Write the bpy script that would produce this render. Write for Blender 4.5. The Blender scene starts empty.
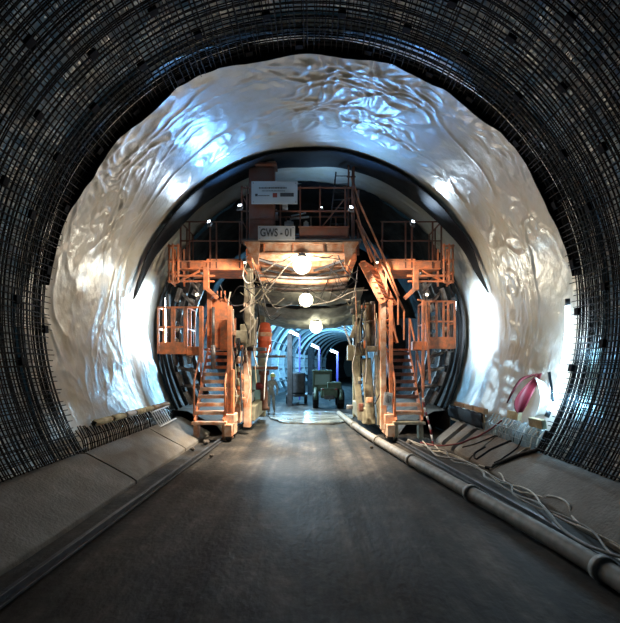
import bpy, math, random
from mathutils import Vector, Matrix, noise
random.seed(7)
sc = bpy.context.scene
col = sc.collection
PI = math.pi

# ------------------------------------------------------------------ camera, world, exposure
F = 450.0; CX = 311.0; HY = 366.0; H = 2.1          # focal length, vanishing point (620x623 frame), eye height
cam = bpy.data.cameras.new('camera'); camo = bpy.data.objects.new('camera', cam); col.objects.link(camo)
cam.sensor_fit = 'HORIZONTAL'; cam.sensor_width = 36; cam.lens = F / 620 * 36
cam.shift_y = (HY - 311.5) / 620; cam.shift_x = -(CX - 310) / 620
cam.clip_start = .1; cam.clip_end = 300
camo.location = (0, 0, H); camo.rotation_euler = (PI / 2, 0, 0)
sc.camera = camo
w = bpy.data.worlds.new('world'); sc.world = w; w.use_nodes = True
w.node_tree.nodes['Background'].inputs[0].default_value = (.035, .085, .12, 1)
w.node_tree.nodes['Background'].inputs[1].default_value = .10
sc.view_settings.view_transform = 'Standard'; sc.view_settings.look = 'None'
sc.view_settings.exposure = 0.0; sc.view_settings.gamma = 1
sc.cycles.max_bounces = 5; sc.cycles.diffuse_bounces = 2; sc.cycles.glossy_bounces = 3
sc.cycles.sample_clamp_indirect = 4

def P(px, py, Y):
    return Vector(((px - CX) / F * Y, Y, H - (py - HY) / F * Y))

# ------------------------------------------------------------------ materials
def mat(name, color, rough=.6, metal=0, var=.25, scale=6, bump=.0, bscale=30, emit=None, estr=0, stretch=(1, 1, 1), dirt=None, dirt_amt=.5, dscale=2, spec=.5):
    m = bpy.data.materials.new(name); m.use_nodes = True
    nt = m.node_tree; n = nt.nodes; b = n['Principled BSDF']
    b.inputs['Roughness'].default_value = rough; b.inputs['Metallic'].default_value = metal
    b.inputs['Specular IOR Level'].default_value = spec
    tc = n.new('ShaderNodeTexCoord'); mp = n.new('ShaderNodeMapping'); mp.inputs['Scale'].default_value = stretch
    nt.links.new(tc.outputs['Object'], mp.inputs[0])
    nz = n.new('ShaderNodeTexNoise'); nz.inputs['Scale'].default_value = scale; nz.inputs['Detail'].default_value = 6
    nt.links.new(mp.outputs[0], nz.inputs[0])
    r = n.new('ShaderNodeValToRGB'); r.color_ramp.elements[0].position = .3; r.color_ramp.elements[1].position = .7
    r.color_ramp.elements[0].color = tuple(c * (1 - var) for c in color) + (1,)
    r.color_ramp.elements[1].color = tuple(min(1, c * (1 + var)) for c in color) + (1,)
    nt.links.new(nz.outputs[0], r.inputs[0]); out = r.outputs[0]
    if dirt:
        nd = n.new('ShaderNodeTexNoise'); nd.inputs['Scale'].default_value = dscale; nd.inputs['Detail'].default_value = 8; nd.inputs['Roughness'].default_value = .65
        nt.links.new(mp.outputs[0], nd.inputs[0])
        rd = n.new('ShaderNodeValToRGB'); rd.color_ramp.elements[0].position = .5 - dirt_amt * .25; rd.color_ramp.elements[1].position = .72 - dirt_amt * .2
        nt.links.new(nd.outputs[0], rd.inputs[0])
        mx = n.new('ShaderNodeMix'); mx.data_type = 'RGBA'
        nt.links.new(rd.outputs[0], mx.inputs[0]); nt.links.new(out, mx.inputs[6]); mx.inputs[7].default_value = tuple(dirt) + (1,)
        out = mx.outputs[2]
    nt.links.new(out, b.inputs['Base Color'])
    if bump:
        nb = n.new('ShaderNodeTexNoise'); nb.inputs['Scale'].default_value = bscale; nb.inputs['Detail'].default_value = 8
        nt.links.new(mp.outputs[0], nb.inputs[0])
        bp = n.new('ShaderNodeBump'); bp.inputs['Strength'].default_value = bump; bp.inputs['Distance'].default_value = .05
        nt.links.new(nb.outputs[0], bp.inputs['Height']); nt.links.new(bp.outputs[0], b.inputs['Normal'])
    if emit:
        b.inputs['Emission Color'].default_value = tuple(emit) + (1,); b.inputs['Emission Strength'].default_value = estr
    return m

M = {}
M['membrane'] = mat('membrane', (.41, .415, .40), .33, var=.06, scale=1.2, bump=.5, bscale=3.2, dirt=(.36, .33, .255), dirt_amt=.5, dscale=1.3, spec=.6)
M['membrane_shaded'] = mat('membrane_shaded', (.17, .35, .52), .28, var=.75, scale=1.3, bump=.9, bscale=3.0, dirt=(.6, .57, .5), dirt_amt=.22, dscale=1.7)  # membrane copy with cage shade painted in; pale dirt patches are painted glints
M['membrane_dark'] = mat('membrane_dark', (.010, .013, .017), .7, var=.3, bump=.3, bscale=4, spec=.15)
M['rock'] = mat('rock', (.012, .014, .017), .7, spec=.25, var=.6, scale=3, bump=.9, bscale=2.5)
M['rebar'] = mat('rebar', (.014, .014, .015), .75, 0, var=.5, scale=9, spec=.15)
M['rebar_end'] = mat('rebar_end', (.008, .008, .010), .85, 0, var=.3, spec=.1)
M['concrete'] = mat('concrete', (.23, .215, .19), .85, var=.22, scale=2.5, bump=.35, bscale=22, dirt=(.16, .14, .12), dirt_amt=.55, dscale=1.6)
M['road'] = mat('road', (.080, .070, .060), .7, var=.5, scale=5, bump=.32, bscale=16, stretch=(1, .6, 1), dirt=(.022, .022, .022), dirt_amt=.75, dscale=1.2, spec=.3)
def tracks(m):
    nt = m.node_tree; n = nt.nodes; b = n['Principled BSDF']; src = b.inputs['Base Color'].links[0].from_socket
    tc = n.new('ShaderNodeTexCoord'); mp = n.new('ShaderNodeMapping'); mp.inputs['Scale'].default_value = (2.2, .10, 1)
    nz = n.new('ShaderNodeTexNoise'); nz.inputs['Scale'].default_value = 1.2; nz.inputs['Detail'].default_value = 5; nz.inputs['Roughness'].default_value = .6
    r = n.new('ShaderNodeValToRGB'); r.color_ramp.elements[0].position = .38; r.color_ramp.elements[1].position = .62
    r.color_ramp.elements[0].color = (.35, .36, .38, 1); r.color_ramp.elements[1].color = (1.5, 1.45, 1.38, 1)
    mx = n.new('ShaderNodeMix'); mx.data_type = 'RGBA'; mx.blend_type = 'MULTIPLY'; mx.inputs[0].default_value = 1
    nt.links.new(tc.outputs['Object'], mp.inputs[0]); nt.links.new(mp.outputs[0], nz.inputs[0]); nt.links.new(nz.outputs[0], r.inputs[0])
    nt.links.new(src, mx.inputs[6]); nt.links.new(r.outputs[0], mx.inputs[7]); nt.links.new(mx.outputs[2], b.inputs['Base Color'])
tracks(M['road'])
M['slurry'] = mat('wet_slurry', (.42, .46, .47), .22, var=.25, scale=4, bump=.15, bscale=6, dirt=(.10, .115, .12), dirt_amt=.55, dscale=1.4, stretch=(.6, 1.4, 1))
M['gravel'] = mat('gravel', (.12, .10, .085), .95, var=.5, scale=12, bump=1, bscale=25)
M['orange'] = mat('orange_paint', (.86, .27, .11), .5, var=.2, scale=4, dirt=(.34, .17, .11), dirt_amt=.35, dscale=3.5)
M['brown'] = mat('rust_red_paint', (.15, .045, .026), .6, var=.25, scale=4, dirt=(.13, .07, .05), dirt_amt=.5, dscale=3)
M['cream'] = mat('dusty_orange_paint', (.66, .50, .38), .7, var=.2, scale=5, dirt=(.55, .22, .10), dirt_amt=.45, dscale=4)
M['khaki'] = mat('khaki_paint', (.36, .34, .24), .6, var=.2, scale=4, dirt=(.18, .16, .12), dirt_amt=.5, dscale=3)
M['steel'] = mat('grey_steel', (.30, .31, .32), .45, .6, var=.3, scale=6, dirt=(.12, .10, .09), dirt_amt=.5, dscale=4)
M['comb'] = mat('bright_bar_steel', (.36, .50, .58), .35, .5, var=.3, scale=9)
M['dsteel'] = mat('dark_steel', (.06, .065, .075), .5, .3, var=.4, scale=6)
M['rubber'] = mat('black_rubber', (.010, .011, .013), .6, spec=.25, var=.3, scale=8)
M['hosegrey'] = mat('grey_hose', (.22, .21, .19), .6, var=.3, scale=7)
M['cable_white'] = mat('pale_cable', (.55, .50, .42), .6, var=.2, scale=7)
M['red'] = mat('dark_red_sheet', (.12, .003, .012), .6, var=.2, scale=5)
M['redhose'] = mat('red_hose', (.16, .015, .022), .5, var=.2, scale=5)
M['white'] = mat('white_plastic', (.72, .74, .76), .5, var=.06, scale=5)
M['sign'] = mat('sign_board', (.40, .48, .53), .5, var=.05, scale=3)
M['sign2'] = mat('sign_plate', (.30, .32, .34), .5, var=.05, scale=3)
M['ink'] = mat('sign_ink', (.035, .04, .045), .6, var=.05)
M['inkred'] = mat('sign_red', (.22, .04, .03), .6, var=.05)
M['foam'] = mat('yellow_foam', (.62, .56, .36), .9, var=.2, scale=7, dirt=(.35, .28, .16), dirt_amt=.5, dscale=4)
M['wood'] = mat('wood_plank', (.40, .26, .13), .8, var=.3, scale=6, stretch=(4, .6, 4), dirt=(.2, .13, .08))
M['tarp'] = mat('dusty_tarpaulin', (.30, .29, .25), .6, var=.25, scale=3, bump=.5, bscale=4, dirt=(.12, .12, .11), dirt_amt=.4, dscale=2)
M['green'] = mat('dark_green_paint', (.045, .085, .065), .5, var=.3, scale=5)
M['glass'] = mat('window_glass', (.25, .38, .40), .1, var=.05)
M['blue'] = mat('pale_blue_sheet', (.35, .55, .62), .5, var=.12, scale=2)
M['cylinder_red'] = mat('orange_red_drum', (.70, .13, .06), .45, var=.2, scale=4)
M['hivis'] = mat('lime_helmet', (.50, .62, .22), .4, var=.05)
M['cloth'] = mat('grey_workwear', (.22, .23, .22), .85, var=.25, scale=9)
M['skin'] = mat('skin', (.45, .27, .2), .6, var=.08)
M['violet'] = mat('violet_post', (.20, .13, .50), .5, var=.08)
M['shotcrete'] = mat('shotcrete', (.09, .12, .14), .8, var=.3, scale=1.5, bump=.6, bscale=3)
M['rib'] = mat('steel_rib', (.66, .72, .75), .5, var=.2, scale=3)
M['lamp_warm'] = mat('lamp_warm', (1, .9, .7), .4, emit=(1, .86, .60), estr=6)
M['lamp_green'] = mat('lamp_green_white', (1, 1, .8), .4, emit=(1, .95, .66), estr=6)
M['lamp_cool'] = mat('lamp_cool', (.8, .9, 1), .4, emit=(.72, .86, 1), estr=14)

# ------------------------------------------------------------------ object helpers
def link(o, parent=None):
    col.objects.link(o)
    if parent: o.parent = parent
    return o
def off(parent):
    v = Vector((0, 0, 0))
    while parent: v += parent.location; parent = parent.parent
    return v
def tag(o, label=None, cat=None, group=None, kind=None):
    if label: o['label'] = label
    if cat: o['category'] = cat
    if group: o['group'] = group
    if kind: o['kind'] = kind
    return o
def thing(name, loc, label, cat, group=None):
    o = bpy.data.objects.new(name, None); o.empty_display_size = .2; link(o); o.location = loc
    return tag(o, label, cat, group)

def frame(d):
    d = d.normalized(); up = Vector((0, 0, 1)) if abs(d.z) < .95 else Vector((0, 1, 0))
    s = d.cross(up).normalized(); u = s.cross(d).normalized()
    return s, u

class MB:
    def __init__(s): s.v = []; s.f = []; s.smooth = []
    def add(s, vs, fs, sm=False):
        b = len(s.v); s.v += [Vector(v) for v in vs]; s.f += [tuple(b + i for i in f) for f in fs]; s.smooth += [sm] * len(fs); return s
    def box(s, c, size, rot=None):
        x, y, z = (k / 2 for k in size); c = Vector(c); vs = []
        bv = min(x, y, z) * .18
        for dx in (-1, 1):
            for dy in (-1, 1):
                for dz in (-1, 1):
                    for k in range(3):
                        p = [dx * (x - bv), dy * (y - bv), dz * (z - bv)]; p[k] = (dx * x, dy * y, dz * z)[k]
                        p = Vector(p)
                        if rot is not None: p = rot @ p
                        vs.append(p + c)
        def i(dx, dy, dz, k): return (((dx > 0) * 2 + (dy > 0)) * 2 + (dz > 0)) * 3 + k
        fs = []
        for k, (a, b) in ((0, (1, 2)), (1, (2, 0)), (2, (0, 1))):
            for sg in (-1, 1):
                q = []
                for (u, v2) in ((-1, -1), (1, -1), (1, 1), (-1, 1)):
                    d = [0, 0, 0]; d[k] = sg; d[a] = u; d[b] = v2; q.append(i(*d, k))
                fs.append(q if sg > 0 else q[::-1])
        for k, (a, b) in ((0, (1, 2)), (1, (2, 0)), (2, (0, 1))):   # edges along k
            for u, v2 in ((-1, -1), (1, -1), (1, 1), (-1, 1)):
                q = []
                for sg, kk in ((-1, a), (1, a), (1, b), (-1, b)):
                    d = [0, 0, 0]; d[k] = sg; d[a] = u; d[b] = v2; q.append(i(*d, kk))
                fs.append(q if u * v2 > 0 else q[::-1])
        for dx in (-1, 1):
            for dy in (-1, 1):
                for dz in (-1, 1):
                    q = [i(dx, dy, dz, 0), i(dx, dy, dz, 1), i(dx, dy, dz, 2)]
                    fs.append(q if dx * dy * dz > 0 else q[::-1])
        return s.add(vs, fs)
    def bar(s, a, b, w=.05, h=None):
        a = Vector(a); b = Vector(b); h = h or w; d = b - a; sd, u = frame(d)
        rot = Matrix((sd, d.normalized(), u)).transposed()
        return s.box((a + b) / 2, (w, d.length, h), rot)
    def tube(s, pts, r=.02, n=8, closed=False, cap=True):
        pts = [Vector(p) for p in pts]; vs = []; fs = []; N = len(pts)
        sd = None
        for k, p in enumerate(pts):
            d = (pts[min(k + 1, N - 1)] - pts[max(k - 1, 0)])
            if d.length < 1e-6: d = Vector((0, 0, 1))
            d.normalize()
            if sd is None: sd, u = frame(d)
            else:
                sd = (sd - d * sd.dot(d))
                if sd.length < 1e-4: sd, u = frame(d)
                sd.normalize(); u = sd.cross(d)
            rr = r[k] if isinstance(r, (list, tuple)) else r
            for j in range(n):
                a = 2 * PI * j / n; vs.append(p + (sd * math.cos(a) + u * math.sin(a)) * rr)
        for k in range(N - 1):
            for j in range(n):
                fs.append((k * n + j, k * n + (j + 1) % n, (k + 1) * n + (j + 1) % n, (k + 1) * n + j))
        s.add(vs, fs, True)
        if cap:
            b = len(s.v) - len(vs); s.f.append(tuple(b + j for j in range(n))[::-1]); s.f.append(tuple(b + (N - 1) * n + j for j in range(n))); s.smooth += [False, False]
        return s
    def cyl(s, a, b, r, n=20): return s.tube([a, b], r, n)
    def lathe(s, c, prof, axis=(0, 0, 1), n=24):
        c = Vector(c); ax = Vector(axis).normalized(); sd, u = frame(ax); u = ax.cross(sd); vs = []; fs = []
        for (r, h) in prof:
            for j in range(n):
                a = 2 * PI * j / n; vs.append(c + ax * h + (sd * math.cos(a) + u * math.sin(a)) * r)
        for k in range(len(prof) - 1):
            for j in range(n): fs.append((k * n + j, k * n + (j + 1) % n, (k + 1) * n + (j + 1) % n, (k + 1) * n + j))
        return s.add(vs, fs, True)
    def ball(s, c, r, n=16, sq=(1, 1, 1)):
        c = Vector(c); vs = []; fs = []; m = n // 2
        for k in range(m + 1):
            t = PI * k / m
            for j in range(n):
                a = 2 * PI * j / n; vs.append(c + Vector((math.sin(t) * math.cos(a) * r * sq[0], math.sin(t) * math.sin(a) * r * sq[1], -math.cos(t) * r * sq[2])))
        for k in range(m):
            for j in range(n): fs.append((k * n + j, k * n + (j + 1) % n, (k + 1) * n + (j + 1) % n, (k + 1) * n + j))
        return s.add(vs, fs, True)
    def extrude(s, poly, axis_vec):
        n = len(poly); a = [Vector(p) for p in poly]; b = [p + Vector(axis_vec) for p in a]
        fs = [tuple(range(n))[::-1], tuple(range(n, 2 * n))] + [(k, (k + 1) % n, n + (k + 1) % n, n + k) for k in range(n)]
        return s.add(a + b, fs)
    def grid(s, fn, nu, nv, thick=0):
        vs = [Vector(fn(u / nu, v / nv)) for u in range(nu + 1) for v in range(nv + 1)]
        fs = [(u * (nv + 1) + v, (u + 1) * (nv + 1) + v, (u + 1) * (nv + 1) + v + 1, u * (nv + 1) + v + 1) for u in range(nu) for v in range(nv)]
        return s.add(vs, fs, True)
    def build(s, name, m, parent=None, label=None, solid=0):
        o_ = off(parent) if parent else Vector((0, 0, 0))
        me = bpy.data.meshes.new(name)
        me.from_pydata([tuple(v - o_) for v in s.v], [], s.f); me.update()
        me.polygons.foreach_set('use_smooth', s.smooth[:len(me.polygons)])
        me.materials.append(m if not isinstance(m, str) else M[m])
        o = bpy.data.objects.new(name, me); link(o, parent)
        if label: o['label'] = label
        if solid:
            md = o.modifiers.new('s', 'SOLIDIFY'); md.thickness = solid; md.offset = 0
        return o

def struct(o): o['kind'] = 'structure'; return o
def lightobj(kind, loc, power, color, parent=None, size=.2, rot=None, name='light', size_y=None, spot=None, spread=None):
    l = bpy.data.lights.new(name, kind); l.energy = power; l.color = color
    if kind == 'AREA':
        l.size = size
        if size_y: l.shape = 'RECTANGLE'; l.size_y = size_y
        if spread: l.spread = spread
    else: l.shadow_soft_size = size
    if kind == 'SPOT': l.spot_size = spot; l.spot_blend = .6
    o = bpy.data.objects.new(name, l); link(o, parent)
    o.location = Vector(loc) - (off(parent) if parent else Vector((0, 0, 0)))
    if rot is not None: o.rotation_euler = Vector(rot).to_track_quat('-Z', 'Y').to_euler()
    return o
def bez(pts, n=8):
    pts = [Vector(p) for p in pts]; out = []
    for i in range(len(pts) - 1):
        p0 = pts[max(i - 1, 0)]; p1 = pts[i]; p2 = pts[i + 1]; p3 = pts[min(i + 2, len(pts) - 1)]
        for k in range(n):
            t = k / n
            out.append(.5 * ((2 * p1) + (p2 - p0) * t + (2 * p0 - 5 * p1 + 4 * p2 - p3) * t * t + (3 * p1 - p0 - 3 * p2 + p3) * t ** 3))
    out.append(pts[-1]); return out

ZC = 3.05; RM = 4.92
def arc(r, a, y, cx=0, cz=ZC):   # a in degrees, 0 = right, 90 = crown
    t = math.radians(a); return Vector((cx + r * math.cos(t), y, cz + r * math.sin(t)))

# ------------------------------------------------------------------ setting: road, tunnel walls, kerbs
def tcx(Y): return 0 if Y < 16 else .0021 * (Y - 16) ** 2
def roadfn(u, v):
    Y = -2 + 92 * (v ** 1.6); x = -4.1 + 8.4 * u
    z = .025 * noise.noise(Vector((x * 1.5, Y * .5, 0))) + .012 * noise.noise(Vector((x * 6, Y * 3, 3)))
    z -= .035 * sum(math.exp(-((x - c) / .22) ** 2) for c in (-1.35, .75)) * (.6 + .4 * noise.noise(Vector((0, Y * .4, 9))))
    return (x + tcx(Y), Y, z - .02)
struct(MB().grid(roadfn, 110, 260).build('floor', 'road'))

def wrinkle(a, Y, side=0):
    s = math.radians(a) * 5
    wv = noise.noise(Vector((s * .3 + side, Y * .9, side))); w2 = noise.noise(Vector((s * .9, Y * 1.3, 11 + side)))
    w3 = noise.noise(Vector((s * 2.3, Y * 2.6, 17 + side)))
    def ridge(v, k): return max(0, 1 - abs(v) * k)
    p = Vector((s * .34 + wv * .6 + .12 * w3, Y * 1.3 + wv * 1.6 + .3 * w2 + .12 * w3, 2.3 + side))
    r1 = ridge(noise.noise(p), 4.5)
    q = Vector((s * .8 + w2 * .7, Y * 2.3 + w2 * 1.2 + .5 * wv + .3 * w3, 5 + side)); r2 = ridge(noise.noise(q), 4)
    q = Vector((s * 1.0 + wv * 2, Y * 1.5 - s * .6 + w2 * 2, 21 + side)); r3 = ridge(noise.noise(q), 5)
    q = Vector((s * 1.9 + w2, Y * 3.2 + s * .7 + w2 * 2 + w3, 41 + side)); r4 = ridge(noise.noise(q), 3.5)
    big = noise.noise(Vector((s * .45, Y * .45, 7 + side)))
    gate = max(0, min(1, .45 + 1.8 * noise.noise(Vector((s * .35, Y * .7, 31 + side)))))
    cg = 1 + .9 * max(0, math.sin(s / 5)) ** 2
    f = .026 * r1 ** 2 + cg * gate * (.018 * r2 ** 1.4 + .020 * r3 ** 1.6 + .014 * r4 ** 1.3) + .05 * big + .008 * w3
    if side == 0: f *= min(1, max(.12, (11.9 - Y) / .7))
    return f
def membfn(y0, y1, a0, a1, R, side, amp=1):
    def fn(u, v):
        a = a0 + (a1 - a0) * u; Y = y0 + (y1 - y0) * v
        fade = min(1, (min(a, 180 - a) + 32) / 22); fade = max(.15, fade)
        return arc(R - wrinkle(a, Y, side) * amp * fade, a, Y)
    return fn
struct(MB().grid(membfn(-1, 7.5, -31, 211, RM + .03, 4, .6), 260, 90).build('wall_membrane_near', 'membrane_shaded'))
struct(MB().grid(membfn(7.5, 12.02, -31, 211, RM, 0), 560, 170).build('wall_membrane_middle', 'membrane'))
struct(MB().grid(membfn(12.0, 14.7, -31, 211, RM + .12, 9, .7), 420, 60).build('wall_membrane_far', 'membrane'))
def rockfn(u, v):
    Y = 14.5 + 10.3 * v; a = -38 + 256 * u
    n = noise.noise(Vector((a * .06, Y * .8, 1))); n2 = noise.noise(Vector((a * .2, Y * 2.5, 5)))
    return arc(4.95 + .2 * n + .07 * n2, a, Y, tcx(Y))
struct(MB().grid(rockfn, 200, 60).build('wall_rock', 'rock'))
def farfn(u, v):
    Y = 24 + 62 * v; a = -45 + 270 * u
    n = noise.noise(Vector((a * .05, Y * .6, 1)))
    return arc(4.0 + .12 * n, a, Y, tcx(Y), 2.3)
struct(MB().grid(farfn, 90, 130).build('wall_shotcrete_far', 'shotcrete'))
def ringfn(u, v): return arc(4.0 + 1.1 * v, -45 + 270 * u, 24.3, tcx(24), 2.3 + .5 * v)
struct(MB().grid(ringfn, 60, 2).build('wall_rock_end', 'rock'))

def kerb(name, side, y0, y1, prof, label=None):
    poly = [(side * x, y0, z) for x, z in prof]
    if side > 0: poly = poly[::-1]
    mb = MB(); n = len(prof)
    NV = max(2, int((y1 - y0) / .15))
    # subdivided slope so the casting looks slightly uneven
    def fn(u, v):
        k = u * (n - 1); i = min(int(k), n - 2); t = k - i
        x = prof[i][0] * (1 - t) + prof[i + 1][0] * t; z = prof[i][1] * (1 - t) + prof[i + 1][1] * t
        Y = y0 + (y1 - y0) * v
        d = .012 * noise.noise(Vector((x * 2, Y * 1.4, side)))
        return (side * x + d, Y, z + d)
    mb.grid(fn, (n - 1) * 4, NV)
    mb.add([(side * x, y0, z) for x, z in prof], [tuple(range(n))]); mb.add([(side * x, y1, z) for x, z in prof], [tuple(range(n))])
    return tag(mb.build(name, 'concrete'), label, 'concrete kerb', 'precast concrete kerb panels')
LP = [(3.12, -.03), (3.12, .05), (3.22, .12), (4.0, .54), (4.15, .55), (4.1, .0)]
RP = [(3.5, -.03), (3.5, .05), (3.56, .12), (4.07, .54), (4.17, .55), (4.1, 0)]
kerb('kerb_panel', -1, .8, 8.0, LP, 'long sloping grey kerb panel on the left, nearest the viewer and deepest in shade')
kerb('kerb_panel', -1, 8.06, 11.15, LP, 'pale sloping concrete kerb panel on the left, between two joints under the yellow foam caps')
kerb('kerb_panel', -1, 11.2, 13.9, LP, 'left sloping concrete kerb panel ending beside the orange staircase, crossed by a dark shadow')
kerb('kerb_panel', 1, 2.2, 9.9, RP, 'long pale sloping kerb panel on the right with cables hanging over it')
kerb('kerb_panel', 1, 9.96, 11.0, RP, 'short right kerb panel crossed by the dark red hose')
kerb('kerb_panel', 1, 11.25, 11.75, RP, 'narrow slanted kerb slab on the right between two dark gaps below the wooden planks')
kerb('kerb_panel', 1, 12.05, 12.6, RP, 'narrowest slanted kerb slab, last one before the right orange staircase')
for sd in (-1, 1):
    mb = MB()
    def fn(u, v):
        Y = 13.9 + 10.5 * v; x, z = [(2.7, -.03), (2.9, .25), (3.8, .7), (4.3, .75), (4.3, 0)][int(round(u * 4))]
        return (sd * x + tcx(Y), Y, z)
    struct(mb.grid(fn, 4, 20).build('kerb_left_inner' if sd < 0 else 'kerb_right_inner', 'concrete'))

# ------------------------------------------------------------------ rebar cage
cage = thing('rebar_cage', (0, 5.8, ZC), 'huge dark arched cage of steel reinforcing bars lining the tunnel nearest the viewer', 'rebar cage')
YE = 7.92; Y0 = 3.6
def hoop(r, jit):
    mb = MB(); pts = []
    for k in range(151):
        a = -31.5 + 243 * k / 150
        pts.append(arc(r + jit * noise.noise(Vector((a * .05, jit * 90, r))), a, 5.8))
    return mb.tube(pts, .0098, 5)
for li, r in enumerate((4.70, 4.83)):
    protos = [hoop(r, .012 + .01 * k).build('hoop_bar', 'rebar', cage) for k in range(3)]
    ys = []; y = YE
    while y > Y0 + .1 and len(ys) < 49:
        ys.append(y); y -= (.035 if len(ys) < 6 else .094) + random.uniform(-.015, .015)
    for k, y in enumerate(ys):
        if k < 3: o = protos[k]
        else: o = protos[k % 3].copy(); link(o, cage)
        o.location = (random.uniform(-.01, .01), y - 5.8 + li * .04, random.uniform(-.01, .01))
        o.rotation_euler = (random.uniform(-.004, .004), 0, random.uniform(-.004, .004))
# lengthwise bars: 100 nearest and largest as parts, the others one object
bars = []
for li, r in enumerate((4.685, 4.815)):
    n = 190
    for k in range(n):
        a = -31.5 + 243 * (k + .5) / n + random.uniform(-.35, .35)
        bars.append((r, a, li))
sel = [b for b in bars if b[2] == 0 and -20 < b[1] < 200]; sel = sel[::max(1, len(sel) // 100)][:98]
def lbar(mb, b):
    r, a, li = b; e = YE + random.uniform(.03, .16); pts = []
    j = random.uniform(-.02, .02)
    for k in range(7):
        y = Y0 + (e - Y0) * k / 6
        pts.append(arc(r + .015 * math.sin(y * 2 + a) - .01, a + j * 8 * math.sin(y + a), y))
    mb.tube(pts, .0085, 5)
S = set(sel)
for b in sel:
    mb = MB(); lbar(mb, b); mb.build('lengthwise_bar', 'rebar', cage)
mb = MB()
for b in bars:
    if b not in S: lbar(mb, b)
o = mb.build('lengthwise_bars', 'rebar', cage); o['kind'] = 'stuff'
bp = None
for ry, ro in ((YE - .03, 0), (7.15, 6), (6.4, 0), (5.6, 6)):
    for k in range(16):
        a = -14 + 13.2 * k + ro + random.uniform(-2, 2)
        if a > 196: continue
        c = arc(4.67, 0, 5.8)
        if bp is None:
            bp = MB().box((0, 5.8, ZC), (.06, .11, .13)).build('spacer_block', 'rebar_end', cage); o = bp
        else: o = bp.copy(); link(o, cage)
        q = arc(4.67, a, ry) - Vector((0, 5.8, ZC)); o.location = q; o.rotation_euler = (0, -math.radians(a), 0)
# sagging black edge strip along the cage end
def edgefn(u, v):
    a = 8 + 166 * u
    w = .03 + .20 * max(0, noise.noise(Vector((a * .065, 2, 4))) + .25) + .02 * noise.noise(Vector((a * .3, 1, 1)))
    w *= min(1, u * 8, (1 - u) * 8)
    return arc(4.86 - (.16 + w) * v, a, YE + .09 + .05 * math.sin(v * 3) + .03 * noise.noise(Vector((a * .2, v * 3, 0))))
MB().grid(edgefn, 200, 6).build('edge_strip', 'rebar_end', cage, 'black sagging plastic strip along the cage end', solid=.02)

# ------------------------------------------------------------------ dark band on the membrane
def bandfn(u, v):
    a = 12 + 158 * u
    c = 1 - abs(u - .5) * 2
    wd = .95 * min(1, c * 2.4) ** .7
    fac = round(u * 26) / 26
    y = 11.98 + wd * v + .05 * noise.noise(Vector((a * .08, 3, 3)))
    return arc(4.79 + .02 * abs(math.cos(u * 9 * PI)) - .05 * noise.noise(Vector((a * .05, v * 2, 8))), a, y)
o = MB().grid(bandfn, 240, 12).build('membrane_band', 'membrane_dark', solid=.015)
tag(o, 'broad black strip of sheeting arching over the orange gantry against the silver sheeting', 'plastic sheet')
# ------------------------------------------------------------------ helper: floodlights
def floodlight(loc, d, label, lm, power, color, w=.35, h=.25, group=None, size=None, spread=None, kind='AREA', bracket=None):
    loc = Vector(loc); t = thing('floodlight', loc, label, 'lamp', group)
    d = Vector(d).normalized(); s_, u_ = frame(d); rot = Matrix((s_, d, u_)).transposed()
    MB().box(loc - d * .07, (w, .10, h), rot).build('housing', 'dsteel', t)
    MB().box(loc - d * .005, (w * .88, .012, h * .85), rot).build('lens', lm, t)
    mb = MB(); a = loc - d * .07
    mb.bar(a + s_ * (w / 2 + .02), a + s_ * (w / 2 + .02) - u_ * (h / 2 + .08), .025); mb.bar(a - s_ * (w / 2 + .02), a - s_ * (w / 2 + .02) - u_ * (h / 2 + .08), .025)
    mb.bar(a + s_ * (w / 2 + .03) - u_ * (h / 2 + .08), a - s_ * (w / 2 + .03) - u_ * (h / 2 + .08), .03)
    mb.build('bracket', 'steel', t)
    lightobj('AREA', loc + d * .03, power, color, t, size=w * .9, size_y=h * .9, rot=d, spread=spread)
    return t

# ------------------------------------------------------------------ the gantry
G = thing('lining_gantry', (0, 14, 0), 'orange steel work gantry with platforms, ladders and stairs spanning the tunnel above the road', 'gantry')
YG = 13.0
# tower
mb = MB(); mb.box(((-1.72 - 1.0) / 2, 12.55, (5.55 + 7.6) / 2), (.72, .3, 2.05)); mb.box((-1.36, 12.5, 7.62), (.84, .5, .05))
mb.box((-1.36, 12.39, 6.15), (.66, .02, .03)); mb.box((-1.36, 12.39, 6.0), (.66, .02, .03))
mb.build('tower_box', 'brown', G)
mb = MB()
mb.box((-1.58, 12.5, 7.70), (1.2, .3, .06)); mb.build('tower_cap', 'cream', G)
# top deck parapet and rails
MB().box((.35, 12.45, 5.78), (1.35, .12, .36)).box((.35, 12.38, 5.62), (1.35, .04, .03)).box((.35, 12.38, 5.93), (1.4, .05, .03)).build('parapet_beam', 'brown', G)
def rail_panel(posts, z0, z1, y, rails, x0, x1, m='brown', name='railing', r=.025, y2=None):
    mb = MB()
    for x in posts: mb.bar((x, y, z0), (x, y, z1), r * 1.7)
    for z in rails: mb.bar((x0, y, z), (x1, y, z), r * 1.6)
    return mb.build(name, m, G)
rail_panel([-1.92, -1.78, -.85, -.3, .25, .95, 1.14], 5.5, 7.1, 12.5, (7.05, 6.4), -1.92, 1.14)
rail_panel([1.2, 1.05], 5.5, 7.75, 12.6, (7.4, 6.8), 1.0, 1.25, 'brown')
rail_panel([-1.9, -.8, 0, .8, 1.2], 5.5, 6.9, 14.5, (6.9, 6.3), -1.9, 1.2)
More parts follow.
